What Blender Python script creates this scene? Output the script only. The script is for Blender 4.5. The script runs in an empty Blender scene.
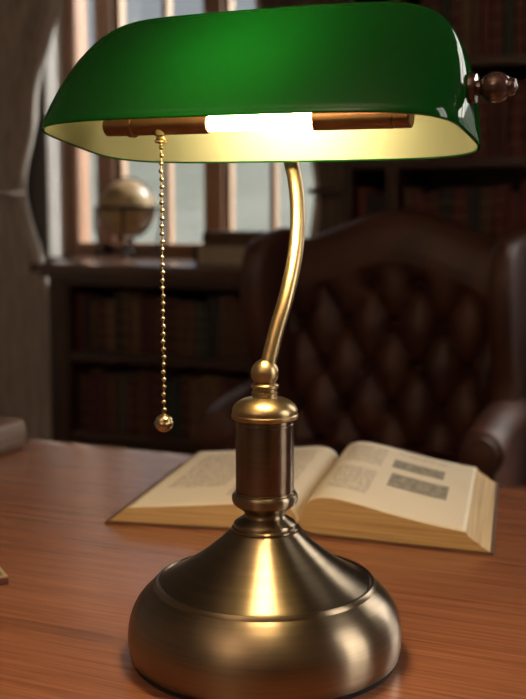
import bpy, bmesh, math, random
from math import sin, cos, pi, radians as R
from mathutils import Vector, Matrix

S = bpy.context.scene
COL = S.collection
DZ = 0.75                      # desk top height
EYE = 0.2755                   # camera height above the desk top

# ------------------------------------------------------------------ camera
cam_d = bpy.data.cameras.new('camera')
cam = bpy.data.objects.new('camera', cam_d)
COL.objects.link(cam)
S.camera = cam
cam.location = (0.682*sin(R(24)), -0.682*cos(R(24)), DZ+EYE)
cam.rotation_euler = (R(90-7.16), 0, R(24))
cam_d.sensor_fit = 'VERTICAL'
cam_d.sensor_height = 24
cam_d.lens = 1150/699*24
cam_d.clip_start = 0.02
cam_d.clip_end = 800
cam_d.dof.use_dof = True
cam_d.dof.focus_distance = 0.66
cam_d.dof.aperture_fstop = 7.2

# ------------------------------------------------------------------ colour management
S.view_settings.view_transform = 'Standard'
S.view_settings.look = 'None'
S.view_settings.exposure = 0.65
S.view_settings.gamma = 1.0
S.view_settings.use_curve_mapping = False
S.cycles.use_denoising = True
S.cycles.max_bounces = 12
S.cycles.diffuse_bounces = 5
S.cycles.glossy_bounces = 5
S.cycles.transparent_max_bounces = 12
S.cycles.sample_clamp_indirect = 6
S.cycles.caustics_reflective = False
S.cycles.caustics_refractive = False
S.cycles.blur_glossy = 0.6

# ------------------------------------------------------------------ world: soft overcast sky
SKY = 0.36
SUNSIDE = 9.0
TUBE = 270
W = bpy.data.worlds.new('world')
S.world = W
W.use_nodes = True
wn, wl = W.node_tree.nodes, W.node_tree.links
bg = wn['Background']
tc = wn.new('ShaderNodeTexCoord')
sep = wn.new('ShaderNodeSeparateXYZ')
ramp = wn.new('ShaderNodeValToRGB')
ramp.color_ramp.elements[0].position = 0.0
ramp.color_ramp.elements[0].color = (0.62, 0.64, 0.66, 1)
ramp.color_ramp.elements[1].position = 0.6
ramp.color_ramp.elements[1].color = (0.78, 0.84, 0.96, 1)
wl.new(tc.outputs['Generated'], sep.inputs[0])
wl.new(sep.outputs['Z'], ramp.inputs[0])
wl.new(ramp.outputs[0], bg.inputs['Color'])
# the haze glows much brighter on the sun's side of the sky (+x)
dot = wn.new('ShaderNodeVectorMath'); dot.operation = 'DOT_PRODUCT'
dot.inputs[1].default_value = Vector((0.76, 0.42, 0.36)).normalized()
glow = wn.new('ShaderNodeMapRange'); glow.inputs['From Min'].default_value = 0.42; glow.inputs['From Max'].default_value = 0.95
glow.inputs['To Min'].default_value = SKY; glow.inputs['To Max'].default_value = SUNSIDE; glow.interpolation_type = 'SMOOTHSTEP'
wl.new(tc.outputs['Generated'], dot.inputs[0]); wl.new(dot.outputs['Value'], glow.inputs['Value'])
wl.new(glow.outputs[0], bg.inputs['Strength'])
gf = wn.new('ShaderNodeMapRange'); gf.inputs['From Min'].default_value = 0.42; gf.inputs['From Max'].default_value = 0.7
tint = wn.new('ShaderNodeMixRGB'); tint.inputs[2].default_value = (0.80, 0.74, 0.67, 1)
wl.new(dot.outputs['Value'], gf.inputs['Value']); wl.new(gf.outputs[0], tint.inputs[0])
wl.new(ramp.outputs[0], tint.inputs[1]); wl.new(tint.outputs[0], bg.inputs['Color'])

# low hazy sun reaching the window from the right
sd = bpy.data.lights.new('sun', 'SUN')
sd.energy = 7.0
sd.angle = R(14)
sd.color = (1.0, 0.93, 0.84)
so = bpy.data.objects.new('sun', sd)
COL.objects.link(so)
so.rotation_euler = Vector((-0.50, -0.62, -0.70)).to_track_quat('-Z', 'Y').to_euler()

def portal(name, loc, sx, sy, direction):
    d = bpy.data.lights.new(name, 'AREA')
    d.shape = 'RECTANGLE'
    d.size, d.size_y = sx, sy
    d.cycles.is_portal = True
    o = bpy.data.objects.new(name, d)
    COL.objects.link(o)
    o.location = loc
    o.rotation_euler = Vector(direction).to_track_quat('-Z', 'Y').to_euler()
portal('window_daylight', (-1.66, 3.26, DZ+0.80), 1.2, 1.5, (0, -1, 0))
portal('side_window_daylight', (1.30, 3.26, DZ+1.2), 1.2, 2.3, (0, -1, 0))
portal('near_window_daylight', (2.06, 0.50, DZ+0.90), 0.9, 1.8, (-1, 0, 0))

# added warm fill light without a lamp, bounced off wall and ceiling for ambient
ud = bpy.data.lights.new('added_fill_light', 'AREA')
ud.shape = 'DISK'; ud.size = 0.35; ud.energy = 30; ud.color = (1.0, 0.74, 0.52)
uo = bpy.data.objects.new('added_fill_light', ud)
COL.objects.link(uo)
uo.location = (-0.3, -1.75, 2.0)
uo.rotation_euler = Vector((0, -0.45, 1)).to_track_quat('-Z', 'Y').to_euler()

# ------------------------------------------------------------------ materials
def mat(name, col=(0.5, 0.5, 0.5), rough=0.5, metal=0.0, **kw):
    m = bpy.data.materials.new(name)
    m.use_nodes = True
    b = m.node_tree.nodes['Principled BSDF']
    b.inputs['Base Color'].default_value = (*col, 1)
    b.inputs['Roughness'].default_value = rough
    b.inputs['Metallic'].default_value = metal
    for k, v in kw.items():
        b.inputs[k.replace('_', ' ')].default_value = v
    return m

def N(m, typ, **kw):
    n = m.node_tree.nodes.new(typ)
    for k, v in kw.items():
        if hasattr(n, k): setattr(n, k, v)
        else: n.inputs[k].default_value = v
    return n
def L(m, a, b): m.node_tree.links.new(a, b)
def bsdf(m): return m.node_tree.nodes['Principled BSDF']

def noise_col(m, c1, c2, scale=(1, 1, 1), nscale=5, detail=4, lo=0.35, hi=0.65, bump=0.0, coord='Object', dist=0.002, distortion=0.0):
    t = N(m, 'ShaderNodeTexCoord'); mp = N(m, 'ShaderNodeMapping'); mp.inputs['Scale'].default_value = scale
    n = N(m, 'ShaderNodeTexNoise'); n.inputs['Scale'].default_value = nscale; n.inputs['Detail'].default_value = detail
    n.inputs['Distortion'].default_value = distortion
    r = N(m, 'ShaderNodeValToRGB')
    r.color_ramp.elements[0].position = lo; r.color_ramp.elements[0].color = (*c1, 1)
    r.color_ramp.elements[1].position = hi; r.color_ramp.elements[1].color = (*c2, 1)
    L(m, t.outputs[coord], mp.inputs[0]); L(m, mp.outputs[0], n.inputs['Vector'])
    L(m, n.outputs['Fac'], r.inputs[0]); L(m, r.outputs[0], bsdf(m).inputs['Base Color'])
    if bump:
        b = N(m, 'ShaderNodeBump'); b.inputs['Strength'].default_value = bump; b.inputs['Distance'].default_value = dist
        L(m, n.outputs['Fac'], b.inputs['Height']); L(m, b.outputs[0], bsdf(m).inputs['Normal'])
    return n, r

def wood(name, c1, c2, axis='x', rough=0.4, nscale=3.0, bump=0.15, coat=0.0):
    m = mat(name, c1, rough)
    sc = {'x': (1.2, 26, 26), 'y': (26, 1.2, 26), 'z': (26, 26, 1.2)}[axis]
    noise_col(m, c1, c2, sc, nscale, 6, 0.32, 0.68, bump, dist=0.001, distortion=0.3)
    bsdf(m).inputs['Coat Weight'].default_value = coat
    bsdf(m).inputs['Coat Roughness'].default_value = 0.2
    return m

M_desk = mat('desk_wood', (0.2, 0.08, 0.04), 0.27, Coat_Weight=0.45, Coat_Roughness=0.2)
def build_desk_wood(m):
    t = N(m, 'ShaderNodeTexCoord')
    mp = N(m, 'ShaderNodeMapping'); mp.inputs['Scale'].default_value = (1.8, 60, 60)
    n1 = N(m, 'ShaderNodeTexNoise'); n1.inputs['Scale'].default_value = 4.2; n1.inputs['Detail'].default_value = 7; n1.inputs['Distortion'].default_value = 0.35
    mp2 = N(m, 'ShaderNodeMapping'); mp2.inputs['Scale'].default_value = (5, 190, 190)
    n2 = N(m, 'ShaderNodeTexNoise'); n2.inputs['Scale'].default_value = 3.0; n2.inputs['Detail'].default_value = 3
    L(m, t.outputs['Object'], mp.inputs[0]); L(m, mp.outputs[0], n1.inputs['Vector'])
    L(m, t.outputs['Object'], mp2.inputs[0]); L(m, mp2.outputs[0], n2.inputs['Vector'])
    r1 = N(m, 'ShaderNodeValToRGB')
    e = r1.color_ramp.elements
    e[0].position = 0.30; e[0].color = (0.255, 0.092, 0.047, 1)
    e[1].position = 0.72; e[1].color = (0.370, 0.148, 0.078, 1)
    x = e.new(0.5); x.color = (0.310, 0.119, 0.061, 1)
    r2 = N(m, 'ShaderNodeValToRGB')
    r2.color_ramp.elements[0].position = 0.38; r2.color_ramp.elements[0].color = (0.78, 0.74, 0.72, 1)
    r2.color_ramp.elements[1].position = 0.55; r2.color_ramp.elements[1].color = (1, 1, 1, 1)
    mx = N(m, 'ShaderNodeMixRGB', blend_type='MULTIPLY'); mx.inputs[0].default_value = 0.85
    L(m, n1.outputs['Fac'], r1.inputs[0]); L(m, n2.outputs['Fac'], r2.inputs[0])
    L(m, r1.outputs[0], mx.inputs[1]); L(m, r2.outputs[0], mx.inputs[2])
    L(m, mx.outputs[0], bsdf(m).inputs['Base Color'])
    b = N(m, 'ShaderNodeBump'); b.inputs['Strength'].default_value = 0.25; b.inputs['Distance'].default_value = 0.0006
    L(m, n2.outputs['Fac'], b.inputs['Height']); L(m, b.outputs[0], bsdf(m).inputs['Normal'])
build_desk_wood(M_desk)
M_edge = mat('polished_edge_wood', (0.2, 0.08, 0.04), 0.25, Coat_Weight=0.9, Coat_Roughness=0.1)
build_desk_wood(M_edge)
M_shelf = wood('dark_bookcase_wood', (0.030, 0.014, 0.009), (0.075, 0.034, 0.021), 'x', 0.38)
M_worktop = wood('polished_worktop_wood', (0.07, 0.034, 0.022), (0.13, 0.065, 0.042), 'x', 0.24, coat=0.5)
M_shelf_v = wood('dark_bookcase_wood_upright', (0.030, 0.014, 0.009), (0.075, 0.034, 0.021), 'z', 0.4)
M_window = wood('window_frame_wood', (0.22, 0.115, 0.07), (0.36, 0.20, 0.125), 'z', 0.5)
M_window_x = wood('window_rail_wood', (0.16, 0.078, 0.042), (0.29, 0.15, 0.085), 'x', 0.5)
M_sash = wood('window_sash_wood', (0.27, 0.17, 0.11), (0.37, 0.25, 0.165), 'z', 0.5)
M_white = mat('white_paint', (0.62, 0.61, 0.60), 0.5)
noise_col(M_white, (0.74, 0.73, 0.72), (0.80, 0.79, 0.78), nscale=3)
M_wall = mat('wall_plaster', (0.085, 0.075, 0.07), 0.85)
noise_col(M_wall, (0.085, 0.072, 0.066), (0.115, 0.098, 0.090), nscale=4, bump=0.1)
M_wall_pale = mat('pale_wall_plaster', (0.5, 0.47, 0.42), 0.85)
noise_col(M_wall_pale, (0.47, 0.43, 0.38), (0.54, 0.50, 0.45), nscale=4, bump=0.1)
M_ceil = mat('ceiling_plaster', (0.3, 0.28, 0.26), 0.9)
noise_col(M_ceil, (0.55, 0.53, 0.49), (0.62, 0.60, 0.56), nscale=3, bump=0.05)
M_floor = wood('floor_boards', (0.05, 0.024, 0.013), (0.10, 0.05, 0.028), 'x', 0.4)

def brass(name, c1, c2, rough, aniso, axis='Z', bump=0.05):
    m = mat(name, c1, rough, 1.0)
    noise_col(m, c1, c2, (1, 1, 40), 14, 4, 0.3, 0.7)
    b = bsdf(m)
    b.inputs['Anisotropic'].default_value = aniso
    b.inputs['Anisotropic Rotation'].default_value = 0.25
    tg = N(m, 'ShaderNodeTangent', direction_type='RADIAL', axis=axis)
    L(m, tg.outputs[0], b.inputs['Tangent'])
    n = N(m, 'ShaderNodeTexNoise'); n.inputs['Scale'].default_value = 900; n.inputs['Detail'].default_value = 2
    mr = N(m, 'ShaderNodeMapRange'); mr.inputs['To Min'].default_value = rough-0.04; mr.inputs['To Max'].default_value = rough+0.06
    L(m, n.outputs['Fac'], mr.inputs['Value']); L(m, mr.outputs[0], b.inputs['Roughness'])
    return m
M_brass = brass('aged_brass', (0.22, 0.165, 0.108), (0.265, 0.20, 0.135), 0.30, 0.85)
M_brass_bright = brass('warm_brass', (0.36, 0.26, 0.135), (0.42, 0.305, 0.16), 0.33, 0.4)
M_bronze = brass('brown_bronze', (0.16, 0.113, 0.078), (0.20, 0.145, 0.10), 0.24, 0.7)
M_chain = mat('chain_brass', (0.5, 0.4, 0.25), 0.27, 1.0)
noise_col(M_chain, (0.48, 0.37, 0.22), (0.54, 0.42, 0.26), nscale=40)
M_socket = mat('socket_bronze', (0.20, 0.10, 0.06), 0.32, 0.85)
noise_col(M_socket, (0.18, 0.085, 0.05), (0.24, 0.12, 0.07), nscale=60)
M_felt = mat('black_felt', (0.01, 0.009, 0.008), 0.95)
noise_col(M_felt, (0.008, 0.007, 0.007), (0.014, 0.012, 0.01), nscale=200)
M_knob = mat('dark_knob', (0.10, 0.045, 0.035), 0.12, 0.3, Coat_Weight=0.8, Coat_Roughness=0.05)
noise_col(M_knob, (0.08, 0.035, 0.028), (0.14, 0.06, 0.045), nscale=30)

# cased glass: green outside, opal cream inside, both let some light through
M_green = mat('green_glass', (0.004, 0.16, 0.018), 0.12, 0, IOR=1.5, Coat_Weight=1.0, Coat_Roughness=0.04, Specular_IOR_Level=0.0)
def cased(m, c1, c2, trans, frac):
    n, r = noise_col(m, c1, c2, nscale=9, detail=2)
    out = m.node_tree.nodes['Material Output']
    tr = N(m, 'ShaderNodeBsdfTranslucent'); tr.inputs['Color'].default_value = (*trans, 1)
    ad = N(m, 'ShaderNodeMixShader'); ad.inputs[0].default_value = frac
    L(m, bsdf(m).outputs[0], ad.inputs[1]); L(m, tr.outputs[0], ad.inputs[2])
    return ad, out
ad, out = cased(M_green, (0.002, 0.055, 0.008), (0.003, 0.065, 0.010), (0.008, 0.24, 0.025), 0.40)
L(M_green, ad.outputs[0], out.inputs['Surface'])
M_opal = mat('opal_glass', (0.85, 0.80, 0.58), 0.25, 0, Coat_Weight=0.25, Coat_Roughness=0.2)
ad, out = cased(M_opal, (0.175, 0.185, 0.125), (0.195, 0.205, 0.138), (0.5, 0.6, 0.35), 0.06)
tp = N(M_opal, 'ShaderNodeBsdfTransparent'); tp.inputs['Color'].default_value = (1, 1, 1, 1)
mx = N(M_opal, 'ShaderNodeMixShader'); mx.inputs[0].default_value = 0.045
L(M_opal, ad.outputs[0], mx.inputs[1]); L(M_opal, tp.outputs[0], mx.inputs[2]); L(M_opal, mx.outputs[0], out.inputs['Surface'])

M_tube = bpy.data.materials.new('lit_tube'); M_tube.use_nodes = True
nt = M_tube.node_tree; nt.nodes.remove(nt.nodes['Principled BSDF'])
em = nt.nodes.new('ShaderNodeEmission'); em.inputs['Color'].default_value = (1.0, 0.74, 0.38, 1); em.inputs['Strength'].default_value = TUBE
nt.links.new(em.outputs[0], nt.nodes['Material Output'].inputs['Surface'])

M_glass = bpy.data.materials.new('window_glass'); M_glass.use_nodes = True
nt = M_glass.node_tree; nt.nodes.remove(nt.nodes['Principled BSDF'])
t_ = nt.nodes.new('ShaderNodeBsdfTransparent'); t_.inputs[0].default_value = (0.93, 0.95, 0.95, 1)
g_ = nt.nodes.new('ShaderNodeBsdfGlossy'); g_.inputs['Roughness'].default_value = 0.02
x_ = nt.nodes.new('ShaderNodeMixShader')
x_.inputs[0].default_value = 0.05; nt.links.new(t_.outputs[0], x_.inputs[1]); nt.links.new(g_.outputs[0], x_.inputs[2])
nt.links.new(x_.outputs[0], nt.nodes['Material Output'].inputs['Surface'])

M_curtain = mat('curtain_fabric', (0.20, 0.175, 0.16), 0.9, Sheen_Weight=0.3)
noise_col(M_curtain, (0.36, 0.30, 0.265), (0.48, 0.41, 0.37), (1, 1, 0.15), 60, 3, bump=0.1)
M_curtain_unlit = mat('unlit_curtain_fabric', (0.12, 0.09, 0.075), 0.9, Sheen_Weight=0.2)
noise_col(M_curtain_unlit, (0.105, 0.072, 0.06), (0.16, 0.115, 0.095), (1, 1, 0.15), 60, 3, bump=0.1)  # the right curtain's shade is put into this darker colour
M_lining = mat('curtain_lining', (0.55, 0.51, 0.47), 0.9)
noise_col(M_lining, (0.50, 0.46, 0.42), (0.60, 0.56, 0.52), (1, 1, 0.2), 40, 3)
M_leather = mat('oxblood_leather', (0.06, 0.02, 0.013), 0.5)
noise_col(M_leather, (0.040, 0.0105, 0.0055), (0.090, 0.028, 0.014), nscale=7, detail=5)
def leather_bump(m):
    v = N(m, 'ShaderNodeTexVoronoi'); v.inputs['Scale'].default_value = 260
    b = N(m, 'ShaderNodeBump'); b.inputs['Strength'].default_value = 0.25; b.inputs['Distance'].default_value = 0.001
    L(m, v.outputs['Distance'], b.inputs['Height']); L(m, b.outputs[0], bsdf(m).inputs['Normal'])
leather_bump(M_leather)
M_button = mat('leather_button', (0.035, 0.012, 0.008), 0.4)
noise_col(M_button, (0.03, 0.01, 0.007), (0.045, 0.016, 0.01), nscale=60)
M_paper = mat('shelf_book_pages', (0.42, 0.36, 0.27), 0.8)
noise_col(M_paper, (0.34, 0.28, 0.20), (0.50, 0.43, 0.32), (150, 1, 1), 3)
M_grass = mat('hazy_hill_grass', (0.14, 0.17, 0.12), 0.95)
noise_col(M_grass, (0.050, 0.060, 0.046), (0.095, 0.102, 0.090), (1, 1, 1), 0.09, 6, 0.4, 0.62)  # distance haze is mixed into this grey-green, no haze volume outside
M_lead = mat('globe_stand_iron', (0.02, 0.017, 0.015), 0.4, 0.6)
noise_col(M_lead, (0.016, 0.013, 0.012), (0.03, 0.024, 0.02), nscale=30)
M_globe = mat('globe_map', (0.3, 0.22, 0.13), 0.35)
noise_col(M_globe, (0.50, 0.37, 0.20), (0.26, 0.15, 0.075), nscale=8, detail=6, lo=0.48, hi=0.56)

# ------------------------------------------------------------------ mesh helpers
class MB:
    def __init__(s): s.v = []; s.f = []; s.mi = []
    def add(s, V, F, mi=0):
        o = len(s.v); s.v += [tuple(p) for p in V]
        s.f += [tuple(i+o for i in f) for f in F]; s.mi += [mi]*len(F); return s
    def box(s, x0, y0, z0, x1, y1, z1, bev=0.0, mi=0, seg=2):
        bm = bmesh.new(); bmesh.ops.create_cube(bm, size=1)
        for v in bm.verts:
            v.co = Vector(((x0+x1)/2+v.co.x*(x1-x0), (y0+y1)/2+v.co.y*(y1-y0), (z0+z1)/2+v.co.z*(z1-z0)))
        if bev > 0:
            bmesh.ops.bevel(bm, geom=bm.edges[:], offset=min(bev, 0.45*min(abs(x1-x0), abs(y1-y0), abs(z1-z0))), segments=seg, profile=0.6, affect='EDGES')
        bm.verts.index_update()
        s.add([v.co.copy() for v in bm.verts], [[v.index for v in f.verts] for f in bm.faces], mi); bm.free(); return s
    def lathe(s, prof, n=48, c=(0, 0, 0), axis='z', mi=0, cap=True):
        V = []; F = []
        for r, h in prof:
            for i in range(n):
                a = 2*pi*i/n; x, y = r*cos(a), r*sin(a)
                p = {'z': (x, y, h), 'x': (h, x, y), 'y': (y, h, x)}[axis]
                V.append((p[0]+c[0], p[1]+c[1], p[2]+c[2]))
        for k in range(len(prof)-1):
            for i in range(n):
                j = (i+1) % n; F.append((k*n+i, k*n+j, (k+1)*n+j, (k+1)*n+i))
        if cap:
            if prof[0][0] > 1e-6: F.append(tuple(range(n))[::-1])
            if prof[-1][0] > 1e-6: F.append(tuple((len(prof)-1)*n+i for i in range(n)))
        return s.add(V, F, mi)
    def tube(s, pts, r, n=12, mi=0, closed=False):
        P = [Vector(p) for p in pts]; V = []; F = []; m = len(P)
        rr = r if isinstance(r, (list, tuple)) else [r]*m
        up = None
        for k in range(m):
            if closed: t = (P[(k+1) % m]-P[k-1]).normalized()
            else: t = (P[min(k+1, m-1)]-P[max(k-1, 0)]).normalized()
            if up is None:
                up = t.orthogonal().normalized()
            up = (up-t*up.dot(t)).normalized(); b = t.cross(up)
            for i in range(n):
                a = 2*pi*i/n; V.append(P[k]+(up*cos(a)+b*sin(a))*rr[k])
        for k in range(m if closed else m-1):
            k2 = (k+1) % m
            for i in range(n):
                j = (i+1) % n; F.append((k*n+i, k*n+j, k2*n+j, k2*n+i))
        if not closed: F += [tuple(range(n))[::-1], tuple((m-1)*n+i for i in range(n))]
        return s.add(V, F, mi)
    def sphere(s, c, r, n=20, mi=0, sc=(1, 1, 1)):
        V = []; F = []; h = n//2
        V.append((c[0], c[1], c[2]-r*sc[2]))
        for k in range(1, h):
            ph = -pi/2+pi*k/h
            for i in range(n):
                a = 2*pi*i/n; V.append((c[0]+r*sc[0]*cos(ph)*cos(a), c[1]+r*sc[1]*cos(ph)*sin(a), c[2]+r*sc[2]*sin(ph)))
        V.append((c[0], c[1], c[2]+r*sc[2])); T = len(V)-1
        for i in range(n):
            j = (i+1) % n; F.append((0, 1+j, 1+i)); F.append((T, 1+(h-2)*n+i, 1+(h-2)*n+j))
            for k in range(h-2): F.append((1+k*n+i, 1+k*n+j, 1+(k+1)*n+j, 1+(k+1)*n+i))
        return s.add(V, F, mi)
    def grid(s, G, mi=0, flip=False):
        a, b = len(G), len(G[0]); V = [p for row in G for p in row]; F = []
        for i in range(a-1):
            for j in range(b-1):
                q = (i*b+j, i*b+j+1, (i+1)*b+j+1, (i+1)*b+j); F.append(q[::-1] if flip else q)
        return s.add(V, F, mi)
    def prism(s, poly, y0, y1, mi=0):      # polygon in x,z pushed along y
        n = len(poly); V = [(x, y0, z) for x, z in poly]+[(x, y1, z) for x, z in poly]
        F = [tuple(range(n)), tuple(range(2*n-1, n-1, -1))]
        for i in range(n):
            j = (i+1) % n; F.append((i, i+n, j+n, j))
        return s.add(V, F, mi)
    def xf(s, mtx):
        s.v = [tuple(mtx @ Vector(p)) for p in s.v]; return s
    def build(s, name, mats, parent=None, smooth=40, loc=None):
        me = bpy.data.meshes.new(name); me.from_pydata(s.v, [], s.f)
        if not isinstance(mats, (list, tuple)): mats = [mats]
        for m in mats: me.materials.append(m)
        me.polygons.foreach_set('material_index', s.mi)
        bm = bmesh.new(); bm.from_mesh(me); bmesh.ops.remove_doubles(bm, verts=bm.verts, dist=1e-6)
        bmesh.ops.recalc_face_normals(bm, faces=bm.faces); bm.to_mesh(me); bm.free()
        if smooth:
            me.polygons.foreach_set('use_smooth', [True]*len(me.polygons))
            me.set_sharp_from_angle(angle=R(smooth))
        o = bpy.data.objects.new(name, me); COL.objects.link(o)
        if parent: o.parent = parent
        if loc: o.location = loc
        return o

def tag(o, label=None, cat=None, group=None, kind=None):
    if label: o['label'] = label
    if cat: o['category'] = cat
    if group: o['group'] = group
    if kind: o['kind'] = kind
    return o
def thing(name, label, cat, loc=(0, 0, 0), rz=0, group=None):
    o = bpy.data.objects.new(name, None); COL.objects.link(o)
    o.location = loc; o.rotation_euler = (0, 0, rz); o.empty_display_size = 0.05
    return tag(o, label, cat, group)
def struct(name, mb, m, smooth=40, parent=None):
    o = mb.build(name, m, parent, smooth)
    if not parent: tag(o, kind='structure')
    return o
def bez(p, n=10):          # Catmull-Rom through the points
    P = [Vector(q) for q in p]; P = [2*P[0]-P[1]]+P+[2*P[-1]-P[-2]]; out = []
    for k in range(1, len(P)-2):
        for i in range(n):
            t = i/n; a, b, c, d = P[k-1], P[k], P[k+1], P[k+2]
            out.append(0.5*((2*b)+(c-a)*t+(2*a-5*b+4*c-d)*t*t+(-a+3*b-3*c+d)*t**3))
    out.append(P[-2]); return out

# ================================================================== SETTING
X0, X1, Y0, Y1, ZC = -3.1, 2.0, -2.3, 3.0, 3.2
struct('floor', MB().box(X0-0.2, Y0-0.2, -0.1, X1+0.2, Y1+0.4, 0), M_floor, 0)
struct('ceiling', MB().box(X0-0.2, Y0-0.2, ZC, X1+0.2, Y1+0.4, ZC+0.1), M_ceil, 0)
# back wall with window opening
WX0, WX1, WZ0, WZ1 = -2.216, -1.09, DZ+0.083, DZ+1.55
wt = 0.30
BX0, BX1, BZ0, BZ1 = 0.72, 1.88, DZ+0.10, DZ+2.33      # tall window at the right of the back wall
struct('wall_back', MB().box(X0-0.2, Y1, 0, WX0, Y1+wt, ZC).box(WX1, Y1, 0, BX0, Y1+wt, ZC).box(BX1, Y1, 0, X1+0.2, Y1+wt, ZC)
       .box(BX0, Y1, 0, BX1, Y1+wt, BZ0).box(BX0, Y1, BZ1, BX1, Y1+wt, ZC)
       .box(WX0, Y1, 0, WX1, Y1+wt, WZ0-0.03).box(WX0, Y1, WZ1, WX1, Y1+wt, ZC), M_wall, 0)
struct('wall_left', MB().box(X0-0.2, Y0-0.2, 0, X0, Y1, ZC), M_wall_pale, 0)
struct('wall_front', MB().box(X0, Y0-0.2, 0, X1, Y0, ZC), M_wall_pale, 0)
RZ0, RZ1 = DZ+0.02, DZ+1.78
RW = ((0.10, 0.90),)
mb = MB().box(X1, Y0-0.2, 0, X1+0.2, Y1, RZ0).box(X1, Y0-0.2, RZ1, X1+0.2, Y1, ZC)
for a, b in ((Y0-0.2, RW[0][0]), (RW[0][1], Y1)): mb.box(X1, a, RZ0, X1+0.2, b, RZ1)
struct('wall_right', mb, M_wall_pale, 0)
struct('trim_1', MB().box(WX0-0.004, Y1+0.0005, WZ0-0.001, WX0+0.004, Y1+0.128, WZ1), M_white)           # left reveal lining
struct('trim_2', MB().box(WX1-0.004, Y1+0.0005, WZ0-0.001, WX1+0.004, Y1+0.128, WZ1), M_white)
struct('trim_3', MB().box(WX0, Y1-0.005, WZ0-0.03, WX1, Y1+0.25, WZ0, 0.002), M_worktop)              # sill board
struct('baseboard_back', MB().box(X0, Y1-0.02, 0, -2.05, Y1, 0.14, 0.004), M_shelf)
struct('baseboard_left', MB().box(X0, Y0, 0, X0+0.02, Y1-0.02, 0.14, 0.004), M_shelf)

# window_1: casements with wooden posts
def window_main():
    root = bpy.data.objects.new('window_1', None); COL.objects.link(root); tag(root, kind='structure')
    yf, yb = Y1+0.13, Y1+0.21
    mb = MB()
    posts = [(-2.212, -2.166), (-2.064, -2.012), (-1.622, -1.556), (-1.165, -1.094)]
    for a, b in posts: mb.box(a, yf, WZ0, b, yb, WZ1, 0.003)
    mb.build('window_frame', M_window, root)
    MB().box(-2.166, yf, WZ0, -1.165, yb, WZ0+0.05, 0.003).box(-2.166, yf, WZ1-0.05, -1.165, yb, WZ1, 0.003).build('window_rail', M_window_x, root)
    # lighter sash stiles and slim glazing bars
    sb = MB()
    for a, b in ((-2.098, -2.064), (-2.012, -1.985), (-1.556, -1.535), (-1.807, -1.786), (-1.378, -1.359), (-1.183, -1.165), (-1.640, -1.622)):
        sb.box(a, yf+0.025, WZ0+0.05, b, yb-0.012, WZ1-0.05, 0.002)
    sb.build('window_sash', M_sash, root)
    for a, b in ((-2.166, -2.098), (-1.985, -1.807), (-1.786, -1.640), (-1.535, -1.378), (-1.359, -1.183)):
        MB().box(a-0.004, yf+0.045, WZ0+0.045, b+0.004, yf+0.049, WZ1-0.045).build('window_pane', M_glass, root, 0)
    MB().box(-1.585, yf-0.02, DZ+0.62, -1.57, yf, DZ+0.72, 0.002).box(-1.583, yf-0.035, DZ+0.66, -1.572, yf-0.015, DZ+0.76, 0.003).build('window_latch', M_lead, root)
window_main()
def window_side(name, RY0, RY1):
    root = bpy.data.objects.new(name, None); COL.objects.link(root); tag(root, kind='structure')
    xf, xb = X1+0.05, X1+0.12
    mb = MB(); w = (RY1-RY0)/2
    ys = [RY0, RY0+w, RY1]
    for y in ys: mb.box(xf, max(RY0, y-0.035), RZ0, xb, min(RY1, y+0.035), RZ1, 0.003)
    for z in (RZ0+0.03, RZ1-0.03): mb.box(xf, RY0, z-0.03, xb, RY1, z+0.03, 0.003)
    mb.build('window_frame', M_window, root)
    mb = MB()
    for y in (RY0+w/2, RY0+1.5*w): mb.box(xf+0.02, y-0.011, RZ0, xb-0.02, y+0.011, RZ1)
    mb.box(xf+0.02, RY0, RZ0+1.15, xb-0.02, RY1, RZ0+1.175)
    mb.build('window_sash', M_sash, root)
    for k in range(2): MB().box(xf+0.03, ys[k]+0.02, RZ0+0.05, xf+0.034, ys[k+1]-0.02, RZ1-0.05).build('window_pane', M_glass, root, 0)
window_side('window_3', *RW[0])
def window_back_right():
    root = bpy.data.objects.new('window_2', None); COL.objects.link(root); tag(root, kind='structure')
    yf, yb = Y1+0.05, Y1+0.12
    mb = MB()
    for x in (BX0, (BX0+BX1)/2, BX1): mb.box(max(BX0, x-0.035), yf, BZ0, min(BX1, x+0.035), yb, BZ1, 0.003)
    for z in (BZ0+0.03, BZ1-0.03): mb.box(BX0, yf, z-0.03, BX1, yb, z+0.03, 0.003)
    mb.build('window_frame', M_window, root)
    q = (BX1-BX0)/4
    mb = MB()
    for x in (BX0+q, BX0+3*q): mb.box(x-0.01, yf+0.02, BZ0, x+0.01, yb-0.02, BZ1)
    mb.box(BX0, yf+0.02, BZ0+1.2, BX1, yb-0.02, BZ0+1.225)
    mb.build('window_sash', M_sash, root)
    for k in range(2): MB().box(BX0+2*k*q+0.02, yf+0.03, BZ0+0.05, BX0+2*(k+1)*q-0.02, yf+0.034, BZ1-0.05).build('window_pane', M_glass, root, 0)
window_back_right()

# land outside
def hills():
    G = []
    for i in range(61):
        row = []
        for j in range(61):
            x = -130+j*4.0; y = 6+i*3.0
            r = max(0, (y-14)/90)
            z = -3.0 + 20*min(1, r)**1.2 + 3*sin(x*0.045+1.0)*min(1, r) + 1.2*sin(x*0.13+y*0.07)*min(1, r) - 0.07*(x+60)*min(1, r)
            row.append((x, y, z))
        G.append(row)
    m = MB().grid(G)
    m.box(-131, 5.9, -3.6, 111, 6.1, -3.0)
    o = m.build('hillside', M_grass, smooth=80)
    tag(o, kind='structure')
hills()

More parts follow.
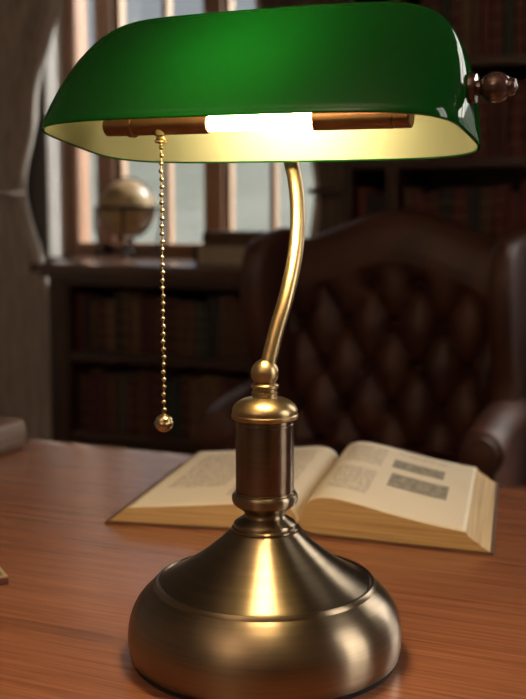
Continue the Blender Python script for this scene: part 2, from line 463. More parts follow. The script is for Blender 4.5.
# ================================================================== LOW BOOKCASE under the window
BZ = DZ+0.083
lb = thing('low_bookcase', 'long low dark wooden bookcase under the window', 'bookcase', (-1.96, 2.62, 0))
MB().box(-0.052, -0.03, BZ-0.032, 1.03, 0.375, BZ, 0.006).box(-0.025, -0.015, BZ-0.05, 1.02, 0.37, BZ-0.032, 0.004).build('worktop', M_worktop, lb)
for a, b in ((0, 0.08), (0.97, 1.01)): MB().box(a, 0, 0, b, 0.37, BZ-0.05, 0.003).build('side_panel', M_shelf_v, lb)
MB().box(0.08, 0.02, BZ-0.07, 0.97, 0.36, BZ-0.05).box(0.08, 0, BZ-0.072, 0.97, 0.02, BZ-0.05, 0.003).build('top_rail', M_shelf, lb)
MB().box(0.08, 0.35, 0.06, 0.97, 0.365, BZ-0.07).build('back_panel', M_shelf, lb)
for z in (DZ-0.215, DZ-0.488): MB().box(0.08, 0.005, z-0.03, 0.97, 0.35, z, 0.003).build('shelf', M_shelf, lb)
MB().box(0.08, 0.01, 0, 0.97, 0.35, 0.06, 0.003).build('plinth', M_shelf, lb)

# ================================================================== TALL BOOKCASE
tb = thing('tall_bookcase', 'tall dark wooden bookcase standing behind the tufted armchair', 'bookcase', (-0.92, 2.65, 0))
for a in (0, 1.51): MB().box(a, 0, 0, a+0.03, 0.345, 2.45, 0.003).build('side_panel', M_shelf_v, tb)
for a in (0.135, 0.84): MB().box(a, 0, 0.08, a+0.035, 0.33, 2.42, 0.003).build('divider', M_shelf_v, tb)
MB().box(-0.02, -0.02, 2.42, 1.56, 0.345, 2.5, 0.008).build('cornice', M_shelf, tb)
MB().box(0.03, 0.33, 0.08, 1.51, 0.343, 2.42).build('back_panel', M_shelf, tb)
MB().box(0.03, 0.01, 0, 1.51, 0.33, 0.08, 0.003).build('plinth', M_shelf, tb)
for z in (DZ-0.42, DZ-0.15, DZ+0.12, DZ+0.407, DZ+0.69, DZ+0.98, DZ+1.27):
    MB().box(0.03, 0.003, z-0.026, 0.135, 0.33, z, 0.002).box(0.17, 0.003, z-0.026, 0.84, 0.33, z, 0.002).box(0.875, 0.003, z-0.026, 1.51, 0.33, z, 0.002).build('shelf', M_shelf, tb)

# ================================================================== SHELF BOOKS
ORD = ['first', 'second', 'third', 'fourth', 'fifth', 'sixth', 'seventh', 'eighth', 'ninth', 'tenth', 'eleventh', 'twelfth', 'thirteenth',
       'fourteenth', 'fifteenth', 'sixteenth', 'seventeenth', 'eighteenth', 'nineteenth', 'twentieth', 'twenty-first', 'twenty-second', 'twenty-third', 'twenty-fourth']
CM = {}
for nm, c in (('dark maroon', (0.070, 0.014, 0.013)), ('brown', (0.085, 0.038, 0.020)), ('near-black', (0.018, 0.015, 0.015)), ('dark green', (0.022, 0.032, 0.022)),
              ('tan', (0.150, 0.080, 0.040)), ('deep red', (0.105, 0.018, 0.018)), ('grey-brown', (0.065, 0.048, 0.040))):
    m = mat('book_'+nm.replace(' ', '_').replace('-', '_'), c, 0.6)
    noise_col(m, tuple(x*0.75 for x in c), tuple(x*1.2 for x in c), nscale=25, detail=3)
    CM[nm] = m
M_gilt = mat('gilt_line', (0.30, 0.19, 0.07), 0.45, 0.8)
noise_col(M_gilt, (0.25, 0.15, 0.05), (0.35, 0.23, 0.09), nscale=50)
rng = random.Random(7)
def shelf_book(x, yfront, z, w, h, d, colour, label, group, gilt):
    # spine towards -y, rounded; boards on both sides
    t = 0.0025; mb = MB(); n = 7
    hw = w/2
    out = []
    for i in range(n+1):
        a = pi*i/n; out.append((-hw*cos(a), -0.35*hw*sin(a)+0.006))
    sp = [(p[0], p[1]) for p in out]
    V = []; F = []
    for zz in (0, h):
        for p in sp: V.append((p[0], p[1], zz))
        for p in sp: V.append((p[0]*(1-2*t/w), p[1]+t, zz))
    m2 = len(sp)
    for i in range(m2-1):
        F += [(i, i+1, 2*m2+i+1, 2*m2+i), (m2+i+1, m2+i, 3*m2+i, 3*m2+i+1), (i+1, i, m2+i, m2+i+1), (2*m2+i, 2*m2+i+1, 3*m2+i+1, 3*m2+i)]
    mb.add(V, F)
    mb.box(-hw, 0.006, 0, -hw+t, d, h).box(hw-t, 0.006, 0, hw, d, h)
    for q in ((0.2, 0.4, 0.6, 0.8) if gilt else (0.12, 0.88)):
        mb.tube([(p[0]*1.01, p[1]-0.0006, h*q) for p in sp], 0.0012, 5, mi=1)
    o = mb.build('book', [CM[colour], M_gilt if gilt else CM[colour]], smooth=50)
    o.location = (x, yfront, z)
    MB().box(-hw+t+0.0002, 0.004, 0.003, hw-t-0.0002, d-0.004, h-0.004).build('page_block', M_paper, o, 0)
    tag(o, label, 'book', group)
    return o
def row(x0, x1, yf, z, hmin, hmax, place, group, wts):
    x = x0; k = 0; specs = []
    while True:
        w = rng.uniform(0.024, 0.046)
        if x+w > x1: break
        c = rng.choices(list(wts), weights=list(wts.values()))[0]
        specs.append((x+w/2, w, rng.uniform(hmin, hmax), c)); x += w+0.0008
    for k, (xc, w, h, c) in enumerate(specs):
        lab = '%s book, %s from the left %s' % (c, ORD[k], place)
        shelf_book(xc, yf+rng.uniform(0, 0.012), z+0.0012, w, h, 0.17+rng.uniform(0, 0.04), c, lab, group, rng.random() < 0.4)
w1 = {'dark maroon': 3, 'brown': 3, 'near-black': 2, 'dark green': 1, 'tan': 1.2, 'grey-brown': 1.5}
w2 = {'dark maroon': 4, 'brown': 2, 'near-black': 2, 'dark green': 1, 'tan': 0.6, 'deep red': 3}
row(-1.877, -1.14, 2.65, DZ-0.215, 0.17, 0.205, 'on the upper shelf of the low bookcase', 'books on the upper shelf of the low bookcase', w1)
row(-1.877, -1.14, 2.65, DZ-0.488, 0.19, 0.22, 'on the lower shelf of the low bookcase', 'books on the lower shelf of the low bookcase', w1)
row(-0.888, -0.787, 2.68, DZ+0.12, 0.19, 0.22, 'in the tall bookcase bay beside the curtain', 'books in the narrow bay of the tall bookcase', w2)
row(-0.745, -0.34, 2.68, DZ+0.12, 0.18, 0.225, 'on the shelf just above the armchair', 'books on the shelf above the armchair', w2)
row(-0.60, -0.34, 2.68, DZ+0.407, 0.20, 0.245, 'on the shelf behind the lamp knob', 'books on the shelf level with the lamp knob', w2)
row(-0.70, -0.34, 2.68, DZ+0.69, 0.20, 0.25, 'on the topmost visible tall shelf', 'books on the topmost visible shelf', w2)

# ================================================================== CURTAINS
def curtain(name, label, xa, edge, y, z0, z1, nf, material, amp, flipx=False, lining=True):
    # xa: fixed outer side; edge(z): x of the inner edge; folds run vertically
    root = thing(name, label, 'curtain', (xa, y, z0))
    nz, nu = 60, nf*12
    def surf(off):
        G = []
        for i in range(nz+1):
            z = z0+(z1-z0)*i/nz; e = edge(z); row_ = []
            for j in range(nu+1):
                u = j/nu; x = xa+(e-xa)*u
                full = abs(e-xa)
                yy = y+off+amp*sin(u*nf*2*pi+0.6*sin(z*2.0))*(0.55+0.45*sin(z*1.3+u*5))*min(1, full/0.35)
                row_.append((x-xa, yy-y, z-z0))
            G.append(row_)
        return G
    A = surf(0); B = surf(0.006)
    mb = MB().grid(A).grid(B, flip=True)
    rim = []
    for i in range(nz+1): rim.append((A[i][-1], B[i][-1]))
    mb.grid([[a for a, b in rim], [b for a, b in rim]])
    mb.grid([[r[0] for r in A], [r[0] for r in B]]); mb.grid([A[0], B[0]]); mb.grid([A[-1], B[-1]])
    mb.build('curtain_panel', material, root, 70)
    if lining:
        s = 1 if edge((z0+z1)/2) > xa else -1
        pts = [(Vector(A[i][-1])+Vector((s*0.004, 0.004, 0))) for i in range(nz+1)]
        G = []
        for i, p in enumerate(pts):
            wv = 0.012+0.006*sin(i*0.35)
            G.append([(p.x-s*0.012, p.y-0.012, p.z), (p.x+s*wv*0.4, p.y-0.013, p.z), (p.x+s*wv, p.y, p.z), (p.x+s*wv*0.4, p.y+0.011, p.z), (p.x-s*0.012, p.y+0.009, p.z)])
        g2 = MB().grid(G); g2.add(G[0], [(0, 1, 2, 3, 4)]); g2.add(G[-1], [(0, 1, 2, 3, 4)])
        g2.build('curtain_lining', M_lining, root, 60)
    return root
def interp(pts):
    def f(z):
        if z <= pts[0][0]: return pts[0][1]
        for (a, xa), (b, xb) in zip(pts, pts[1:]):
            if z <= b:
                t = (z-a)/(b-a); t = t*t*(3-2*t); return xa+(xb-xa)*t
        return pts[-1][1]
    return f
eL = interp([(0, -2.13), (DZ-0.10, -2.15), (DZ+0.33, -2.265), (DZ+0.62, -2.20), (DZ+1.05, -2.09), (2.5, -2.02)])
cl = curtain('tied_curtain', 'grey-brown curtain gathered at the left of the window', -2.85, eL, 2.90, 0.02, 2.5, 8, M_curtain, 0.032)
MB().tube([(0.0, -0.045, 1.06), (0.15, -0.052, 1.055), (0.35, -0.05, 1.05), (0.57, -0.045, 1.045), (0.605, 0.0, 1.045), (0.57, 0.045, 1.05)], 0.009, 8).build('tieback', M_curtain, cl)
eR = interp([(BZ, -1.105), (DZ+0.30, -1.085), (DZ+0.55, -1.13), (DZ+0.94, -1.30), (2.5, -1.42)])
cr = curtain('unlit_curtain', 'unlit brown curtain drawn back between window and tall bookcase', -0.95, eR, 2.88, BZ+0.006, 2.5, 5, M_curtain_unlit, 0.022)
MB().tube([(0.0, -0.04, 0.24), (-0.08, -0.045, 0.235), (-0.15, -0.04, 0.23), (-0.165, 0.0, 0.23), (-0.15, 0.04, 0.235)], 0.009, 8).build('tieback', M_curtain_unlit, cr)
rod = thing('curtain_rod', 'dark curtain rod above the window', 'curtain rod', (-2.9, 2.9, 2.53))
MB().tube([(0, 0, 0), (2.0, 0, 0)], 0.015, 12).build('rod', M_lead, rod)
for x in (0, 2.0): MB().sphere((x, 0, 0), 0.028).build('finial', M_lead, rod)
for x in (0.05, 1.95): MB().box(x-0.01, 0, -0.01, x+0.01, 0.10, 0.01).build('bracket', M_lead, rod)

# ================================================================== THINGS ON THE LOW BOOKCASE
def globe():
    r = 0.098; zc = 0.182
    root = thing('desk_globe', 'old brown desk globe on a dark stand beside the window', 'globe', (-1.775, 2.84, BZ))
    MB().sphere((0, 0, zc), r, 40).build('globe_ball', M_globe, root)
    ring = MB().lathe([(r+0.003, -0.004), (r+0.019, -0.004), (r+0.019, 0.004), (r+0.003, 0.004), (r+0.003, -0.004)], 48, (0, 0, zc+0.002), cap=False)
    ring.build('horizon_ring', M_lead, root)
    MB().tube([(sin(a)*(r+0.006), 0, zc+cos(a)*(r+0.006)) for a in [2*pi*k/48 for k in range(48)]], 0.0028, 8, closed=True).build('meridian_ring', M_lead, root)
    for k in range(4):
        a = R(22)+k*pi/2
        x, y = cos(a), sin(a); q = r+0.013
        MB().tube(bez([(x*q, y*q, zc-0.003), (x*q*1.02, y*q*1.02, 0.12), (x*q*0.93, y*q*0.93, 0.07), (x*q*1.0, y*q*1.0, 0.02), (x*q*1.05, y*q*1.05, 0.003)], 5), 0.0045, 8).build('leg', M_lead, root)
    MB().tube([(cos(R(22))*q*0.97, sin(R(22))*q*0.97, 0.03), (-cos(R(22))*q*0.97, -sin(R(22))*q*0.97, 0.03)], 0.004, 8)\
        .tube([(-sin(R(22))*q*0.97, cos(R(22))*q*0.97, 0.03), (sin(R(22))*q*0.97, -cos(R(22))*q*0.97, 0.03)], 0.004, 8).build('stretcher', M_lead, root)
    MB().lathe([(0.016, 0.024), (0.018, 0.034), (0.008, 0.042), (0.006, 0.06), (0.012, 0.075), (0.005, 0.083)], 20).build('centre_post', M_lead, root)
globe()

def flat_book(name, label, group, loc, rz, w, d, h, cmat, pmat, open_side='+x'):
    # lying book: spine on the -x side; local origin at its base centre
    root = thing(name, label, 'book', loc, rz, group)
    t = 0.003
    sp = []
    for i in range(9):
        a = pi/2+pi*i/8; sp.append((-w/2+0.35*h*cos(a)*0.6, h/2+h/2*sin(a)))
    poly = [(w/2, h), ]+sp+[(w/2, 0), (w/2, t)]+[(-w/2+(x+w/2)*0.7, min(max(z, t), h-t)) for x, z in sp[::-1]]+[(w/2, h-t)]
    MB().prism(poly, -d/2, d/2).build('cover', cmat, root, 35)
    pg = MB()
    G = []
    for i in range(9):
        z = t+(h-2*t)*i/8; cx = w/2-0.006-0.004*sin(pi*i/8)
        G.append([(cx, -d/2+0.004, z), (cx, d/2-0.004, z)])
    pg.grid(G)
    pg.box(-w/2+0.002, -d/2+0.004, t, w/2-0.011, d/2-0.004, h-t)
    pg.build('page_block', pmat, root, 40)
    return root
M_greypages = mat('old_page_edges', (0.2, 0.16, 0.13), 0.8)
noise_col(M_greypages, (0.09, 0.055, 0.040), (0.21, 0.145, 0.108), (1.5, 1.5, 120), 3, 4)
M_palecover = mat('pale_book_cover', (0.42, 0.38, 0.36), 0.4)
noise_col(M_palecover, (0.20, 0.155, 0.13), (0.27, 0.21, 0.18), nscale=20)
flat_book('stacked_book', 'thick dark brown book at the bottom of the stack on the low bookcase', 'books stacked by the window',
          (-1.325, 2.775, BZ), R(3), 0.215, 0.17, 0.066, CM['near-black'], M_paper)
flat_book('stacked_book', 'pale-topped book lying on the thick dark book by the window', 'books stacked by the window',
          (-1.312, 2.775, BZ+0.0665), R(-5), 0.19, 0.15, 0.042, M_palecover, CM['brown'])

# ================================================================== WING CHAIR
def chair():
    root = thing('wing_chair', 'oxblood leather wing armchair with button-tufted back behind the desk', 'armchair', (-0.535, 1.93, 0), 0)
    zc = DZ+EYE
    def crest(x):       # top outline of the back, metres above the floor
        a = min(1, abs(x)/0.30); return 0.920+0.075*(0.5+0.5*cos(pi*min(1, a*1.05)))
    # tufted front
    dx, dy = 0.118, 0.194
    bx, bz = -0.115, zc-0.283     # a button of the grid
    nx, nz = 150, 150
    x0, x1, z0 = -0.262, 0.262, 0.40
    def H(x, z):
        s = (x-bx)/dx+(z-bz)/dy; t = (x-bx)/dx-(z-bz)/dy
        a = abs(sin(pi*s)); b = abs(sin(pi*t))
        puff = (a*b)**0.6
        # deep dimple at the lattice crossings
        ds, dt = s-round(s), t-round(t)
        du = (ds+dt)*dx/2; dw = (ds-dt)*dy/2
        dd = math.hypot(du, dw); dim = math.exp(-(dd/0.017)**2)
        ez = min(1, max(0, (crest(x)-z)/0.07)); ex = min(1, max(0, (0.262-abs(x))/0.035))
        k = min(1, max(0, (crest(x)-0.10-z)/0.05))
        f = (puff*0.026-dim*0.028)*k+0.030*(1-k)
        return f*(ex**0.5)*(ez**0.5)
    G = []
    for i in range(nz+1):
        row_ = []
        for j in range(nx+1):
            x = x0+(x1-x0)*j/nx; z = z0+(crest(x)-z0)*i/nz
            rec = 0.07*(z-0.45)
            row_.append((x, -H(x, z)+rec, z))
        G.append(row_)
    mb = MB().grid(G)
    # rolled crest and rear shell
    top = []
    nseg = 10
    for j in range(61):
        x = -0.275+0.55*j/60; z = crest(x); rec = 0.07*(z-0.45); rw = []
        for k in range(nseg+1):
            a = pi*k/nseg; rw.append((x, rec+0.045-0.052*cos(a), z-0.012+0.034*sin(a)))
        rw.append((x, rec+0.10, 0.25)); top.append(rw)
    mb.grid(top)
    back = mb.build('backrest', M_leather, root, 60)
    for a in range(-6, 7):
        for b in range(-6, 7):
            x = bx+dx*(a+b)/2; z = bz+dy*(a-b)/2
            if abs(x) < 0.235 and 0.46 < z < crest(x)-0.12:
                MB().sphere((x, 0.07*(z-0.45)+0.012, z), 0.010, 12, sc=(1, 0.6, 1)).build('button', M_button, back)
    # wings: upright padded side panels curving forward
    for s in (-1, 1):
        prof = [(0.07, 0.96), (0.02, 0.955), (-0.05, 0.945), (-0.10, 0.93), (-0.135, 0.895), (-0.145, 0.84), (-0.135, 0.77), (-0.115, 0.70), (-0.095, 0.64), (-0.10, 0.58), (-0.10, 0.50)]
        prof = [(p.x, p.y) for p in bez([(a, b, 0) for a, b in prof], 4)]
        G = []; m2 = 12
        for (y, z) in prof:
            rw = []
            hw = 0.027
            for k in range(m2+1):
                a = pi*k/m2   # round front edge
                rw.append((s*(0.288-hw*cos(a)), y-0.024*sin(a)*1.0+0.01*0, z+(0.012*sin(a) if z > 0.9 else 0)))
            # close to the rear
            rw = [(s*(0.288-hw), 0.10, min(z, 0.96))]+rw+[(s*(0.288+hw), 0.10, min(z, 0.96))]
            G.append(rw)
        w = MB().grid(G)
        w.add(G[0], [tuple(range(len(G[0])))])
        w.add(G[-1], [tuple(range(len(G[-1])))])
        w.build('wing', M_leather, root, 60)
        # arm: roll on a padded panel, scroll front
        r0 = 0.047
        pts = bez([(s*0.292, 0.06, 0.560), (s*0.292, -0.12, 0.564), (s*0.294, -0.22, 0.556), (s*0.296, -0.315, 0.536), (s*0.296, -0.335, 0.534)], 6)
        rr = [r0]*(len(pts)-2)+[r0*0.97, r0*0.86]
        ar = MB().tube(pts, rr, 24)
        ar.box(s*0.292-0.034, -0.325, 0.20, s*0.292+0.034, 0.08, 0.54, 0.012)
        arm = ar.build('arm', M_leather, root, 50)
        MB().lathe([(0.038, 0.0), (0.036, -0.006), (0.02, -0.010), (0.0001, -0.011)], 24, (s*0.296, -0.338, 0.534), 'y').build('scroll_face', M_leather, arm)
        MB().lathe([(0.022, 0), (0.022, 0.12), (0.030, 0.19), (0.030, 0.22)], 16, (s*0.27, -0.30, 0)).build('leg', M_shelf_v, root)
        MB().box(s*0.27-0.02, 0.05, 0, s*0.27+0.02, 0.09, 0.25, 0.004).build('leg', M_shelf_v, root)
    MB().box(-0.25, -0.36, 0.20, 0.25, 0.10, 0.34, 0.015).build('seat_base', M_leather, root)
    MB().box(-0.245, -0.385, 0.342, 0.245, -0.008, 0.47, 0.045, seg=5).build('seat_cushion', M_leather, root, 60)
chair()

# ================================================================== DESK
dk = thing('writing_desk', 'reddish-brown wooden writing desk with the lamp on it', 'desk', (0, 0.06, 0))
def desk():
    x0, x1, y0, y1 = -0.95, 0.80, -0.44, 0.4425
    e = 0.030
    MB().box(x0+e, y0+e, DZ-0.022, x1-e, y1-e, DZ, 0.0).build('desktop', M_desk, dk, 0)
    prof = []
    ed = MB()
    def nose(a0, a1, b, axis, s):
        # strip with rounded outer nosing
        pr = [(0, -0.036), (e-0.010, -0.036), (e-0.004, -0.030), (e-0.008, -0.022), (e-0.001, -0.014), (e, -0.007), (e-0.003, -0.002), (e-0.008, 0.0), (0.0012, 0.0), (0, -0.0012)]
        n = len(pr); V = []
        for a in (a0, a1):
            for d_, h in pr:
                V.append((a, b+s*d_, DZ+h) if axis == 'x' else (b+s*d_, a, DZ+h))
        F = [tuple(range(n)), tuple(range(2*n-1, n-1, -1))]+[(i, i+n, (i+1) % n+n, (i+1) % n) for i in range(n)]
        ed.add(V, F)
    nose(x0, x1, y1-e, 'x', 1); nose(x0, x1, y0+e, 'x', -1); nose(y0+e, y1-e, x1-e, 'y', 1); nose(y0+e, y1-e, x0+e, 'y', -1)
    ed.build('edge_moulding', M_edge, dk, 30)
    MB().box(x0+0.05, y0+0.05, DZ-0.10, x1-0.05, y1-0.05, DZ-0.023).build('apron', M_shelf, dk)
    for a, b in ((x0+0.05, x0+0.45), (x1-0.45, x1-0.05)):
        p = MB().box(a, y0+0.05, 0.05, b, y1-0.05, DZ-0.10, 0.004).box(a-0.01, y0+0.04, 0, b+0.01, y1-0.04, 0.05, 0.004).build('pedestal', M_shelf_v, dk)
        for k in range(3):
            z = 0.09+k*0.185
            d_ = MB().box(a+0.02, y0+0.035, z, b-0.02, y0+0.051, z+0.165, 0.003).build('drawer', M_shelf, dk)
            MB().sphere(((a+b)/2, y0+0.02, z+0.085), 0.013).build('drawer_knob', M_chain, d_)
desk()

# ================================================================== BANKER'S LAMP
lamp = thing('bankers_lamp', "brass desk lamp with a long green glass shade and pull chain", 'desk lamp', (0.0010, 0.0005, DZ))
def catm(prof, n=6):
    return [(p.x, p.y) for p in bez([(a, b, 0) for a, b in prof], n)]
MB().lathe([(0.0001, 0.0), (0.0806, 0.0), (0.0806, 0.0028)], 96).build('felt_pad', M_felt, lamp)
MB().lathe([(0.0806, 0.0028)]+catm([(0.0824, 0.0042), (0.0834, 0.0085), (0.0838, 0.0160), (0.0830, 0.0238), (0.0803, 0.0318), (0.0760, 0.0385), (0.0712, 0.0432), (0.0680, 0.0458)], 5)
           + [(0.0676, 0.0474), (0.0664, 0.0486), (0.0650, 0.0488), (0.0640, 0.0480), (0.0636, 0.0482)]
           + catm([(0.0625, 0.0487), (0.0560, 0.0522), (0.0470, 0.0580), (0.0367, 0.0654), (0.0275, 0.0730), (0.0215, 0.0785)], 5)
           + [(0.0205, 0.0793), (0.0001, 0.0793)], 128).build('base', M_brass, lamp, 35)
MB().lathe([(0.0190, 0.0790), (0.0203, 0.0800), (0.0203, 0.0812), (0.0190, 0.0820), (0.0190, 0.0836)]+catm([(0.0186, 0.0842), (0.0160, 0.0860), (0.0130, 0.0880), (0.0123, 0.0895), (0.0132, 0.0914), (0.0160, 0.0936), (0.0186, 0.0955)], 4)
           + [(0.0187, 0.0962), (0.0196, 0.0966)]+catm([(0.0200, 0.0985), (0.0200, 0.1005), (0.0194, 0.1022)], 3)+[(0.0184, 0.1026), (0.0184, 0.1036), (0.0178, 0.1038)], 64).build('lower_collar', M_brass, lamp, 35)
MB().lathe([(0.0176, 0.1034), (0.0177, 0.1040), (0.0177, 0.1440), (0.0181, 0.1444), (0.0181, 0.1456), (0.0177, 0.1460), (0.0177, 0.1484)], 64).build('column', M_bronze, lamp, 35)
MB().lathe([(0.0178, 0.1478), (0.0196, 0.1483), (0.0202, 0.1492), (0.0202, 0.1506), (0.0197, 0.1513)]+catm([(0.0198, 0.1520), (0.0196, 0.1540), (0.0184, 0.1562), (0.0158, 0.1585), (0.0122, 0.1601), (0.0088, 0.1609)], 4)+[(0.0076, 0.1612)], 64).build('cap', M_brass_bright, lamp, 35)
MB().lathe([(0.0076, 0.1608), (0.0076, 0.1625), (0.0080, 0.1630), (0.0080, 0.1640), (0.0074, 0.1645), (0.0074, 0.1664), (0.0083, 0.1670), (0.0084, 0.1684), (0.0078, 0.1692), (0.0068, 0.1698), (0.0060, 0.1703)], 48).build('neck', M_brass_bright, lamp, 35)
MB().sphere((0, 0, 0.1757), 0.0084, 40).build('ball_joint', M_brass_bright, lamp)
stem_pts = bez([(0.0, 0.0, 0.1757), (0.0018, 0.0018, 0.1830), (0.0045, 0.0070, 0.2010), (0.0074, 0.0140, 0.2187), (0.0080, 0.0250, 0.2392), (0.0062, 0.0352, 0.2572), (0.0024, 0.0445, 0.2755), (-0.0024, 0.0520, 0.2911), (-0.0082, 0.0595, 0.3039), (-0.0100, 0.0635, 0.3200), (-0.0095, 0.0600, 0.3380), (-0.0080, 0.0480, 0.3500), (-0.0070, 0.0370, 0.3540)], 8)
MB().tube(stem_pts, 0.0047, 24).build('stem', M_brass_bright, lamp, 60)

# --- shade frame: u along the shade, v towards the viewer, w up, tilted so the front rim sits higher
yaw_w = R(24-23.58); tilt = 0.1655
Cc = Vector((-0.0040, -0.0164, 0.3125))
Cw = Vector((Cc.x*cos(R(24))-Cc.y*sin(R(24)), Cc.x*sin(R(24))+Cc.y*cos(R(24)), Cc.z))-Vector((0.0010, 0.0005, 0))
U = Vector((cos(yaw_w), sin(yaw_w), 0)); Bk = Vector((-sin(yaw_w), cos(yaw_w), 0))
def sh(u, v, w):
    Y = -v*cos(tilt)+w*sin(tilt); Z = v*sin(tilt)+w*cos(tilt)
    return Cw+U*u+Bk*Y+Vector((0, 0, Z))
SM = Matrix.Identity(4)
vx, vy, vz = sh(1, 0, 0)-Cw, sh(0, -1, 0)-Cw, sh(0, 0, 1)-Cw
for i in range(3): SM[i][0], SM[i][1], SM[i][2], SM[i][3] = vx[i], vy[i], vz[i], Cw[i]
def build_shade():
    a, b, e, Hh, al, be, ga, de, e1 = 0.1240, 0.0605, 4.4, 0.0751, 2.2954, 7.186, 1.075, 1.65, 1.85
    n = 192
    def ring(t, off):
        A = (a-off)*(1-t**al)**(1/be); B = (b-off)*(1-t**ga)**(1/de); ee = e+(e1-e)*t
        out = []
        for i in range(n):
            th = 2*pi*i/n
            # spread samples evenly round the rounded rectangle
            c, s_ = cos(th), sin(th)
            k = (abs(c)**ee+abs(s_)**ee)**(-1/ee)
            out.append((A*c*k, B*s_*k, (Hh-off)*t))
        return out
    ts = [1-(1-i/34)**2.2 for i in range(34)]+[0.9996, 0.99995]
    mb = MB()
    def skin(off, mi, flip):
        rings = [ring(t, off) for t in ts]
        V = [p for r_ in rings for p in r_]; F = []
        for k in range(len(ts)-1):
            for i in range(n):
                j = (i+1) % n; F.append((k*n+i, k*n+j, (k+1)*n+j, (k+1)*n+i))
        F.append(tuple((len(ts)-1)*n+i for i in range(n)))
        mb.add(V, F, mi)
        return rings[0]
    o0 = skin(0, 0, False); i0 = skin(0.0018, 1, True)
    # rounded lip, green
    L_ = [o0]
    for q, dz in ((0.0003, -0.0006), (0.0009, -0.0009), (0.0015, -0.0006)):
        r_ = ring(0, q); L_.append([(p[0], p[1], dz) for p in r_])
    L_.append(i0)
    for k in range(len(L_)-1):
        V = L_[k]+L_[k+1]
        mb.add(V, [(i, (i+1) % n, n+(i+1) % n, n+i) for i in range(n)], 0)
    mb.xf(SM)
    return mb.build('lamp_shade', [M_green, M_opal], lamp, 75)
shade = build_shade()
# tube and sockets (shade frame, x = along)
TW = 0.0105
def on(mb): return mb.xf(SM)
def cyl(prof, c=(0, 0, TW)): return MB().lathe(prof, 32, c, 'x')
rt = 0.0062
on(cyl([(0.0046, -0.0296), (0.0048, -0.0290), (0.0048, 0.0345), (0.0046, 0.0350)])).build('lit_tube', M_tube, lamp)
on(cyl([(0.003, -0.1000), (rt-0.001, -0.0995), (rt, -0.0985), (rt, -0.0835), (rt+0.0012, -0.0830), (rt+0.0012, -0.0800), (rt, -0.0795), (rt, -0.0305), (rt-0.0006, -0.0298), (0.003, -0.0298)])).build('socket', M_socket, lamp, 35)
on(cyl([(0.003, 0.0348), (rt-0.0006, 0.0348), (rt, 0.0355), (rt, 0.0810), (rt-0.0005, 0.0815), (rt-0.0005, 0.0820), (rt, 0.0825), (rt, 0.0905), (rt-0.001, 0.0912), (0.003, 0.0912)])).build('socket', M_socket, lamp, 35)
# hanger from the socket bar up to the shade, back bracket
on(MB().box(-0.098, 0.002, TW+0.004, -0.088, 0.004, 0.056, 0.0008).box(0.080, 0.002, TW+0.004, 0.088, 0.004, 0.056, 0.0008)).build('socket_bracket', M_socket, lamp)
jp = Vector(stem_pts[-1])
MB().sphere(tuple(jp), 0.0085, 24).build('shade_joint', M_brass_bright, lamp)
# right-hand finial on the shade's end
KZ = 0.0245
on(MB().lathe([(0.0062, 0.1190), (0.0078, 0.1195), (0.0082, 0.1215), (0.0082, 0.1245), (0.0075, 0.1258), (0.0042, 0.1262), (0.0042, 0.1282)], 32, (0, 0, KZ), 'x')).build('finial_collar', M_knob, lamp, 40)
kb = on(MB().sphere((0.1358, 0, KZ), 0.0083, 32, sc=(1.02, 1, 1))).build('finial_knob', M_knob, lamp)
on(MB().lathe([(0.0045, 0.1425), (0.0050, 0.1440), (0.0040, 0.1462), (0.0001, 0.1470)], 24, (0, 0, KZ), 'x')).build('finial_tip', M_knob, kb, 60)
# pull chain: hangs straight down from a small cup on the left socket
cu = SM @ Vector((-0.0618, 0, TW-rt))
MB().lathe([(0.0042, 0.003), (0.0042, -0.0005), (0.0030, -0.0012), (0.0030, -0.0028), (0.0038, -0.0034), (0.0040, -0.0044), (0.0028, -0.0050), (0.0012, -0.0052)], 24, tuple(cu)).build('chain_cup', M_chain, lamp, 50)
ch = MB(); ztop = cu.z-0.0075
zbot = 0.1518
nb = 35
for k in range(nb):
    z = ztop-(ztop-zbot)*k/(nb-1)
    ch.sphere((cu.x+0.0003*sin(k*1.7), cu.y, z), 0.00150, 12)
ch.tube([(cu.x, cu.y, cu.z-0.004), (cu.x, cu.y, zbot-0.003)], 0.00045, 6)
chain = ch.build('pull_chain', M_chain, lamp, 60)
MB().lathe(catm([(0.0001, -0.0056), (0.0030, -0.0048), (0.0053, -0.0022), (0.0056, -0.0006)], 5)+[(0.0061, -0.0004), (0.0061, 0.0004), (0.0057, 0.0006)]
           + catm([(0.0055, 0.0012), (0.0047, 0.0034), (0.0026, 0.0050), (0.0014, 0.0056)], 5)+[(0.0014, 0.0070), (0.0001, 0.0072)], 40, (cu.x, cu.y, 0.1435)).build('pull_ball', M_chain, chain, 30)

